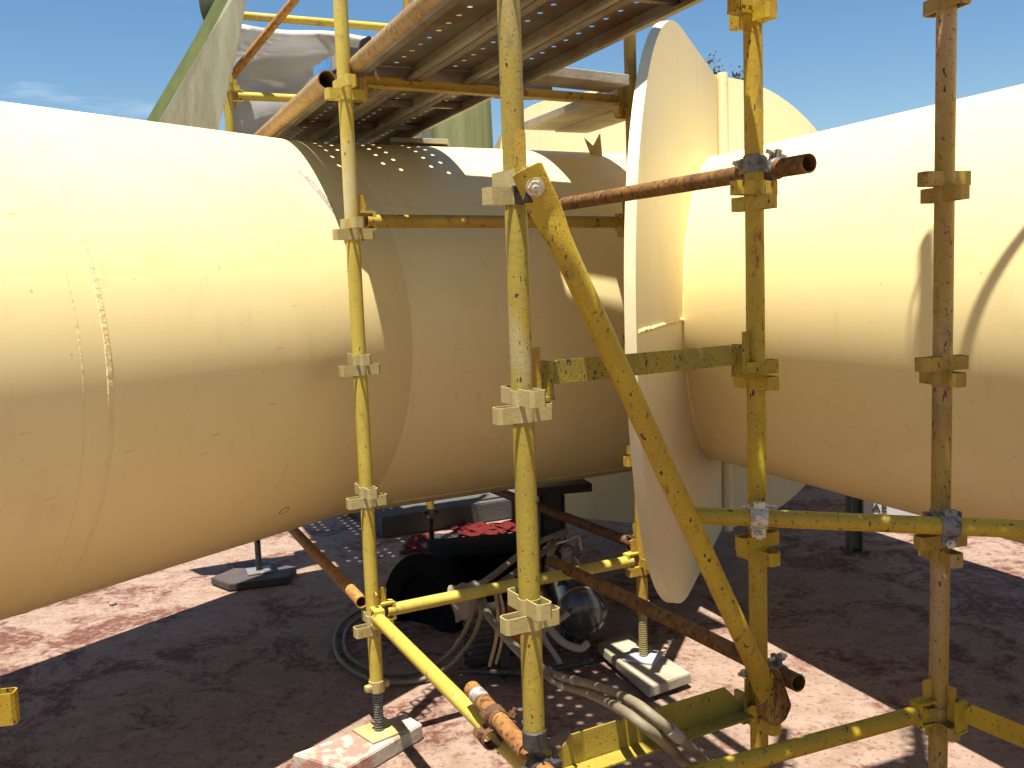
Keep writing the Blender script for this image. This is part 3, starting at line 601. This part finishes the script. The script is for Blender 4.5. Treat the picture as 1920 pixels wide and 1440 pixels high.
dv = (s1_ - s0_).normalized(); nb = Vector((dv.y, -dv.x, 0)); mt = Matrix((dv, Zv, nb)).transposed().to_4x4(); mt.translation = s0_ + dv * .062 + nb * .004 + Vector((0, 0, .052)); bmesh.ops.transform(bm, matrix=mt, verts=bm.verts)
mk('lettering', bm, plain('black_letters', (.03, .03, .03), None, 10, .6), t, False)

# green leaning slab and its dark cap
t = thing('leaning_slab', 'tall leaning grey concrete slab with a mossy green edge, beyond the elbow pipe', 'slab', AY(330, 600, 5.5))
Q = [AY(300, 226, 5.42), AY(345, 150, 5.42), AY(392, 70, 5.42), AY(440, -20, 5.42), AY(462, -60, 5.42), AY(474, -60, 5.38), AY(461, 10, 5.38), AY(447, 85, 5.38), AY(430, 160, 5.38), AY(411, 240, 5.38), AY(392, 500, 5.38), AY(225, 480, 5.42)]
ex = AY(278, 226, 5.53) - AY(300, 226, 5.42)
bm = NB(); prism(bm, [p + ex * .02 for p in Q], -ex * .02 + ex * .06); mk('slab_face', bm, plain('streaked_grey_green', (.22, .215, .15), (.15, .135, .085), 5, .8, stretch=(3, 3, .5)), t, False)
bm = NB(); prism(bm, [p + ex * .085 for p in Q], ex * 1.1); mk('mossy_edge', bm, plain('olive_green_paint', (.085, .098, .018), (.055, .065, .014), 6, .6), t, False)
bm = NB(); bmesh.ops.create_uvsphere(bm, u_segments=24, v_segments=16, radius=1); cc = AY(405, -2, 5.95)
for v in bm.verts: v.co = cc + Vector((v.co.x * .10, v.co.y * .10, v.co.z * .22))
mk('rounded_cap', bm, plain('dark_olive', (.06, .075, .035), (.04, .05, .03), 8, .8), t)
# grey sheet
def sheet():
    bm = NB(); NX, NY = 90, 60; P0 = V(PD, 0) + az(151) * -.06 + az(63) * .02; d = az(63); n_ = nrm(63); rows = []
    for j in range(NY + 1):
        v_ = j / NY; row = []
        for i in range(NX + 1):
            u = i / NX; z = 1.585 + G - v_ * 1.75; x = u * 1.28 + .02 * math.sin(v_ * 9)
            f1 = 1 - abs(math.sin(math.pi * (2.1 * v_ + .35 * u + .16 * math.sin(4.2 * u + .6)))) ** .7
            f2 = 1 - abs(math.sin(math.pi * (3.7 * v_ - 1.1 * u + .22 * math.sin(5.5 * u + 2 * v_) + .3))) ** .6
            f3 = 1 - abs(math.sin(math.pi * (6.3 * v_ + 2.2 * u + .3 * math.sin(7 * v_ + 3 * u)))) ** .6
            w_ = .085 * f1 + .06 * f2 * (.4 + .6 * math.sin(3 * u + .5) ** 2) + .022 * f3 + .012 * math.sin(23 * v_ + 11 * u + 2 * math.sin(8 * u))
            w_ *= min(1, v_ * 9 + .1); sag = .03 * (1 - math.cos(u * math.pi * 4)) * (1 - v_) * .3
            row.append(bm.verts.new(P0 + d * x - n_ * (.04 + w_) + Vector((0, 0, z - sag))))
        rows.append(row)
    for j in range(NY):
        for i in range(NX): bm.faces.new((rows[j][i], rows[j][i + 1], rows[j + 1][i + 1], rows[j + 1][i]))
    bmesh.ops.solidify(bm, geom=bm.faces[:], thickness=.003); return bm
top('plastic_sheet', sheet(), TARP, 'crumpled grey plastic sheet hung on yellow rails beyond the pipe', 'tarpaulin', sharp=180)

# olive standing pipes beyond the branch pipe
t = thing('green_tank', 'olive green ribbed upright vessel beyond the branch pipe', 'tank', AY(870, 600, 8.3)); c_ = AY(868, 240, 8.3)
bm = NB(); n = 72; prev = None
for z, rr in ((0, .26), (1.0, .26), (2.6, .25), (3.6, .235), (4.0, .20), (4.1, .05)):
    k = [bm.verts.new(Vector((c_.x + (rr + .006 * math.cos(a * 12)) * math.cos(a), c_.y + rr * math.sin(a), z))) for a in [2 * math.pi * i / n for i in range(n)]]
    if prev: bridge(bm, prev, k)
    prev = k
bm.faces.new(prev); mk('shell', bm, plain('olive_tank_paint', (.24, .245, .10), (.17, .18, .07), 4, .55, stretch=(4, 4, .4)), t)
c2 = AY(790, 240, 8.5); bm = NB(); prev = None
for z in (0, 1.3, 3.6):
    k = [bm.verts.new(Vector((c2.x + (.23 + .015 * math.cos(a * 9)) * math.cos(a), c2.y + .2 * math.sin(a), z))) for a in [2 * math.pi * i / n for i in range(n)]]
    if prev: bridge(bm, prev, k)
    prev = k
bm.faces.new(prev); top('wrapped_column', bm, plain('grey_green_wrap', (.22, .23, .15), (.13, .13, .09), 5, .7, stretch=(5, 5, .3)), 'grey green wrapped column beside the olive vessel', 'column')

# twigs over the rib: a small tree behind the junction
def tree(label, c, h, rad, tip):
    t = thing('tree', label, 'tree', (c.x, c.y, 0), 'trees behind the junction'); bm = NB()
    sweep(bm, smoothline([Vector((c.x, c.y, 0)), Vector((c.x + .04, c.y, h * .35)), Vector((c.x - .03, c.y, h * .7)), Vector((c.x, c.y, h * .93))]), .05, 8)
    br = []
    for i in range(26):
        z = h * random.uniform(.35, .95); a = random.uniform(0, 6.28); l = rad * random.uniform(.5, 1) * (1.15 - z / h * .8); p = Vector((c.x, c.y, z)); e = p + Vector((math.cos(a) * l, math.sin(a) * l, l * .9)); e.z = min(e.z, h); br.append((p, e)); sweep(bm, [p, (p + e) / 2 + Vector((0, 0, .04)), e], .008, 5)
    mk('trunk', bm, plain('twig_bark', (.10, .07, .045), None, 20, .9), t); bm = NB()
    for p, e in br + [(Vector((c.x, c.y, h * .8)), Vector((c.x, c.y, h)))]:
        for k in range(95):
            q = p.lerp(e, random.uniform(.25, 1.02)) + Vector([random.gauss(0, .055) for _ in range(3)]); a = Vector([random.gauss(0, 1) for _ in range(3)]).normalized(); b = a.cross(Vector([random.gauss(0, 1) for _ in range(3)])).normalized(); s_ = random.uniform(.012, .024)
            bm.faces.new([bm.verts.new(q - a * s_ * 1.5), bm.verts.new(q + b * s_ * .6), bm.verts.new(q + a * s_ * 1.5), bm.verts.new(q - b * s_ * .6)])
    mk('crown', bm, plain('small_grey_green_leaves', (.07, .075, .045), (.10, .07, .06), 20, .7, bmp=0), t, False)
tree('thin leafy tree whose twigs show above the flat plates', AY(1338, 300, 12), AY(1338, 106, 12).z, .34, 0)
tree('second thin tree with a few twigs above the curved rib plate', AY(1384, 300, 12.6), AY(1384, 124, 12.6).z, .28, 0)

# ------------------------------------------------------------------ clutter under the pipe
BLK = plain('black_rubber', (.018, .017, .017), (.03, .028, .026), 20, .7)
base = AZ(960, 1240, 0)
cmp_ = thing('air_compressor', 'dark portable compressor with a round grey tank end, under the pipe', 'compressor', base)
def dome(bm, c, d, r, L, n=40):
    x, y, dd_ = frame(d); prev = None; prof = [(-L - .35 * r, .02 * r), (-L - .33 * r, .35 * r), (-L - .25 * r, .7 * r), (-L - .1 * r, .93 * r), (-L, r), (0, r)] + [(.45 * r * math.sin(a), r * math.cos(a)) for a in [i * math.pi / 2 / 9 for i in range(1, 9)]] + [(.45 * r, .02 * r)]
    for s_, q_ in prof:
        k = ring(bm, c + dd_ * s_, x, y, q_, n)
        if prev: bridge(bm, prev, k)
        else: bm.faces.new(k[::-1])
        prev = k
    bm.faces.new(prev)
tk = AY(1092, 1148, 4.25); bm = NB(); dome(bm, tk, Vector((.10, -1, 0)), .115, .55); tank = mk('tank', bm, plain('grey_enamel', (.035, .038, .036), (.03, .031, .03), 8, .2, bmp=.05, spec=.7), cmp_)
bm = NB(); x_, y_, d_z = frame(Vector((.10, -1, 0)));
bm2 = NB(); cyl(bm2, tk + d_z * -.02, tk + d_z * .0, .1175, n=40); mk('tank_band', bm2, plain('tan_rim', (.20, .16, .11), None, 9, .5), tank); bm.free()
bm = NB(); mo = AY(985, 1165, 4.3); box(bm, mo, Vector((.085, .01, 0)), Vector((0, .12, 0)), Zv * .075, .02); mk('motor', bm, plain('orange_enamel', (.50, .12, .02), (.42, .09, .02), 12, .4), cmp_)
bm = NB(); mo2 = AY(905, 1190, 4.25); box(bm, mo2, Vector((.07, .02, 0)), Vector((0, .10, 0)), Zv * .12, .02); mk('engine_block', bm, plain('black_oily_metal', (.03, .03, .032), (.07, .07, .07), 25, .3, .3), cmp_)
for i in range(7): pass
bm = NB()
for i in range(7): box(bm, mo2 + Vector((0, 0, -.09 + .03 * i)), Vector((.082, .02, 0)), Vector((0, .11, 0)), Zv * .004)
mk('cooling_fins', bm, DARK, cmp_)
bm = NB(); pts = [AY(1010, 1110, 4.1), AY(1022, 1160, 4.05), AY(1050, 1200, 4.0), AY(1086, 1216, 3.98), AY(1102, 1206, 4.0)]; sweep(bm, smoothline(pts), .017, 12); mk('handle', bm, plain('dusty_beige_tube', (.30, .25, .19), None, 10, .6), cmp_)
bm = NB(); pts = [AY(1066, 1150, 4.15), AY(1040, 1170, 4.12), AY(1018, 1190, 4.1), AY(1048, 1240, 4.1), AY(1050, 1262, 4.12)]; sweep(bm, smoothline(pts), .012, 10); mk('frame_tube', bm, plain('beige_frame', (.28, .25, .21), None, 10, .6), cmp_)
for px_, py_, Yd in ((945, 1235, 4.15), (1065, 1235, 4.5)):
    c_ = AY(px_, py_, Yd); c_.z = .085; bm = NB(); d_w = Vector((1, .1, 0)).normalized(); x, y, dd_ = frame(d_w); prev = None
    for s_, q_ in ((-.022, .05), (-.022, .075), (-.014, .085), (.014, .085), (.022, .075), (.022, .05)):
        k = ring(bm, c_ + dd_ * s_, x, y, q_, 28)
        if prev: bridge(bm, prev, k)
        prev = k
    wh = mk('wheel', bm, BLK, cmp_); bm = NB(); cyl(bm, c_ - dd_ * .018, c_ + dd_ * .018, .05, n=24); mk('hub', bm, plain('silver_hub', (.30, .30, .31), None, 10, .4, .5), wh)
bm = NB(); fr = [AY(880, 1250, 4.2), AY(1100, 1235, 4.3)]; sweep(bm, [AZ(860, 1258, .06), AZ(1000, 1262, .06), AZ(1110, 1240, .06)], .014, 10); sweep(bm, [AZ(870, 1225, .06), AZ(1000, 1225, .06), AZ(1110, 1210, .06)], .014, 10); mk('base_frame', bm, DARK, cmp_)
# manifold with pale rags
t = thing('valve_manifold', 'cluster of pale valves and fittings on top of the compressor', 'valve', AY(1050, 1040, 4.5)); c_ = AY(1050, 1030, 4.5)
for k, (px_, py_, q_, l_) in enumerate(((1034, 1030, .020, .07), (1062, 1038, .024, .08), (1047, 1012, .016, .10), (1076, 1012, .014, .05))):
    bm = NB(); p_ = AY(px_, py_, 4.5); e_ = Vector((random.uniform(-.6, .6), -.2, 1)).normalized(); cyl(bm, p_ - e_ * l_ / 2, p_ + e_ * l_ / 2, q_, n=12); cyl(bm, p_ + e_ * l_ * .2, p_ + e_ * l_ * .32, q_ * 1.4, n=8); mk('valve_body', bm, plain('pale_valve', (.30, .27, .22), (.18, .15, .12), 30, .6), t)
bm = NB(); sweep(bm, smoothline([AY(1020, 1028, 4.5), AY(1040, 1020, 4.45), AY(1064, 1014, 4.45), AY(1084, 1006, 4.5), AY(1090, 1030, 4.5)]), .006, 8); mk('lever', bm, ZINC, t)
bm = NB(); pts = [AY(1050, 1060, 4.45), AY(1052, 1090, 4.42), AY(1048, 1120, 4.4)]; sweep(bm, pts, .016, 10); mk('riser', bm, DARK, t)
# dark disc standing behind
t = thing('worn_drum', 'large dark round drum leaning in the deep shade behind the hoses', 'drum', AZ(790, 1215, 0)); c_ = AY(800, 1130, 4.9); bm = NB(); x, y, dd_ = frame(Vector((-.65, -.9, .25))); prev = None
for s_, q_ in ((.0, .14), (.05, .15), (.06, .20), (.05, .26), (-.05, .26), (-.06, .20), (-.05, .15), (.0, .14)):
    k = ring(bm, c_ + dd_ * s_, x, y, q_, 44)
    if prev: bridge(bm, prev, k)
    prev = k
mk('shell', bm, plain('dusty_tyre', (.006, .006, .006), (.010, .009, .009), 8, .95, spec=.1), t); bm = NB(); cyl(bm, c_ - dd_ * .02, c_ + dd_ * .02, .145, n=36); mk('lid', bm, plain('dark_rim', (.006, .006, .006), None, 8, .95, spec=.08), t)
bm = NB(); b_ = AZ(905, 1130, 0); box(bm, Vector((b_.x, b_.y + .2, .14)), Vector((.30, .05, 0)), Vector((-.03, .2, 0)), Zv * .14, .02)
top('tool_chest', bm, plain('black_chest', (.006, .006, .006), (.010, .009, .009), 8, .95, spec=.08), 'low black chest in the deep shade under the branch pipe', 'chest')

# red rags
def rag(label, pix, lift, mat, seed):
    random.seed(seed); bm = NB(); P = [AZ(x, y, .01) for x, y in pix]; N = 26; rows = []
    ph = [random.uniform(0, 6) for _ in range(6)]
    for j in range(N + 1):
        row = []
        for i in range(N + 1):
            u, v_ = i / N, j / N; p = (P[0] * (1 - u) + P[1] * u) * (1 - v_) + (P[3] * (1 - u) + P[2] * u) * v_
            e = math.sin(math.pi * u) * math.sin(math.pi * v_); z = .3 * lift * e ** .5 * (.5 + .5 * math.sin(9 * u + 5 * v_ + ph[0]) * math.sin(11 * v_ - 4 * u + ph[1])) + .2 * lift * abs(math.sin(23 * u + ph[2])) * e
            row.append(bm.verts.new(p + Vector((.03 * math.sin(14 * v_ + ph[3]), .03 * math.sin(12 * u + ph[4]), z + .004))))
        rows.append(row)
    for j in range(N):
        for i in range(N): bm.faces.new((rows[j][i], rows[j][i + 1], rows[j + 1][i + 1], rows[j + 1][i]))
    bmesh.ops.solidify(bm, geom=bm.faces[:], thickness=.003)
    return top('red_rag', bm, mat, label, 'rag', 'red rags on the floor', sharp=180)
RED = plain('red_cloth', (.20, .016, .010), (.14, .010, .008), 14, .8)
rag('crumpled red rag beside the foot of the dark thin post', [(755, 1036), (838, 1034), (812, 1000), (770, 1010)], .10, RED, 3)
rag('long red rag lying at the foot of the concrete slab', [(850, 1006), (930, 1004), (905, 980), (855, 986)], .08, RED, 5)
rag('red rag farthest along the concrete slab, near the nearest post', [(930, 1000), (985, 996), (975, 976), (920, 984)], .08, RED, 8)
rag('dull red cloth on the floor in the shade behind the dark drum', [(862, 1076), (900, 1074), (888, 1058), (856, 1062)], .03, plain('dull_red_cloth', (.30, .09, .06), None, 14, .8), 9)

# hoses
HO = plain('dusty_beige_hose', (.20, .165, .10), (.14, .115, .07), 14, .6, bmp=.1)
def hose(label, pts, r, mat=HO, name='hose', group='hoses of the compressor', cuff=None):
    t = thing(name, label, 'hose', pts[0], group); bm = NB(); L = smoothline(pts, 10); sweep(bm, L, r, 12); mk('tube', bm, mat, t)
    if cuff:
        for c_ in cuff:
            i = int(c_ * (len(L) - 1)); d = (L[i + 1] - L[i]).normalized(); bm = NB(); cyl(bm, L[i] - d * .03, L[i] + d * .03, r * 1.22, n=14); mk('joiner', bm, plain('grey_joiner', (.25, .25, .22), None, 9, .5), t)
    return t
hose('beige hose draped over the low yellow tube and running forward, upper of the pair', [AY(1062, 996, 4.5), AY(1000, 1022, 4.3), AY(930, 1075, 3.95), AY(898, 1104, 3.83), AY(912, 1150, 3.72), AY(960, 1205, 3.5), AZ(1035, 1262, .30), AZ(1110, 1284, .46), AZ(1180, 1312, .665), AZ(1228, 1346, .675), AZ(1290, 1398, .56), AZ(1360, 1466, .3)], .0135, cuff=(.60, .88))
hose('beige hose draped over the low yellow tube and running forward, lower of the pair', [AY(1052, 1010, 4.5), AY(1000, 1050, 4.3), AY(935, 1096, 3.92), AY(905, 1118, 3.80), AY(935, 1180, 3.66), AY(985, 1235, 3.4), AZ(1045, 1280, .28), AZ(1105, 1302, .42), AZ(1160, 1328, .645), AZ(1205, 1360, .665), AZ(1258, 1404, .56), AZ(1325, 1472, .3)], .0135, cuff=(.57,))
hose('pair of dark hoses hanging down to the floor loops, inner one', [AY(893, 1112, 3.84), AY(885, 1150, 3.9), AZ(862, 1200, .18), AZ(828, 1238, .05), AZ(770, 1262, .02), AZ(700, 1258, .02), AZ(650, 1225, .02), AZ(652, 1178, .02), AZ(700, 1150, .02), AZ(770, 1142, .02)], .0105)
hose('pair of dark hoses hanging down to the floor loops, outer one', [AY(903, 1116, 3.84), AY(900, 1160, 3.9), AZ(880, 1205, .18), AZ(838, 1252, .05), AZ(770, 1278, .02), AZ(690, 1272, .02), AZ(634, 1232, .02), AZ(632, 1182, .02), AZ(670, 1148, .02), AZ(740, 1130, .02)], .0105)
STR = plain('tan_strap', (.36, .26, .14), None, 20, .7)
bm = NB(); sweep(bm, smoothline([AY(929, 1112, 3.80), AY(934, 1150, 3.82), AY(930, 1200, 3.9), AY(918, 1248, 3.95)]), .008, 8); sweep(bm, smoothline([AY(937, 1112, 3.80), AY(944, 1150, 3.82), AY(941, 1200, 3.9), AY(930, 1244, 3.95)]), .007, 8)
top('rope', bm, STR, 'tan rope hanging from the low yellow tube', 'rope')
# pale cloth wrapped over the tube
bm = NB(); c0 = AY(878, 1118, 3.78); rows = []
for j in range(13):
    v_ = j / 12; row = []
    for i in range(17):
        u = i / 16; x = (u - .5) * (.15 + .03 * math.sin(v_ * 5)); 
        if v_ < .35: a = math.pi * (v_ / .35); off = Vector((0, .030 * math.cos(a), .030 * math.sin(a)))
        else: off = Vector((0, -.032 + .012 * math.sin(u * 9), -(v_ - .35) * (.13 + .05 * math.sin(u * 3.2 + 1))))
        row.append(bm.verts.new(Vector((c0.x + x * .875, c0.y + x * .485, 0)) + Vector((0, 0, -1.240 + G)) + off + Vector((0, 0, .004 * math.sin(u * 21 + v_ * 3)))))
    rows.append(row)
for j in range(12):
    for i in range(16): bm.faces.new((rows[j][i], rows[j][i + 1], rows[j + 1][i + 1], rows[j + 1][i]))
bmesh.ops.solidify(bm, geom=bm.faces[:], thickness=.003)
top('pale_rag', bm, plain('dusty_cloth', (.40, .34, .27), (.32, .27, .21), 14, .9), 'dusty pale rag folded over the low yellow tube beside the hoses', 'rag', sharp=180)

# grit scattered on the floor
random.seed(21); bm = NB()
for k in range(900):
    x_ = random.uniform(-3, 4); y_ = random.uniform(2.2, 7.5); r_g = random.uniform(.0015, .0045) if random.random() < .93 else random.uniform(.005, .009); c_ = Vector((x_, y_, r_g * .4))
    vs = [bm.verts.new(c_ + Vector((a * r_g * random.uniform(.6, 1.3), b * r_g * random.uniform(.6, 1.3), c * r_g * random.uniform(.4, .9)))) for a, b, c in ((1, 0, 0), (-1, 0, 0), (0, 1, 0), (0, -1, 0), (0, 0, 1), (0, 0, -1))]
    for f in ((0, 2, 4), (2, 1, 4), (1, 3, 4), (3, 0, 4), (2, 0, 5), (1, 2, 5), (3, 1, 5), (0, 3, 5)): bm.faces.new([vs[q] for q in f])
top('grit', bm, plain('grit_stone', (.20, .16, .12), (.08, .06, .05), 30, .9, bmp=0), 'fine grit and small chips scattered over the floor', 'grit', kind='stuff', smooth=False)
# small stones on the floor
random.seed(11)
for k, (px_, py_, s_) in enumerate(((212, 1131, .022), (1070, 1392, .012), (1500, 1262, .01))):
    c_ = AZ(px_, py_, s_ * .5); bm = NB(); bmesh.ops.create_icosphere(bm, subdivisions=2, radius=s_)
    for v in bm.verts: v.co = c_ + Vector((v.co.x * random.uniform(.8, 1.3), v.co.y * random.uniform(.8, 1.2), v.co.z * random.uniform(.45, .7)))
    top('stone', bm, plain('grey_stone', (.25, .22, .18), None, 30, .9), ('small stone on the sunlit floor below the elbow pipe', 'tiny stone between the nearest post and the low beam', 'tiny stone on the sunlit floor beyond the chipped yellow post')[k], 'stone', 'loose stones')
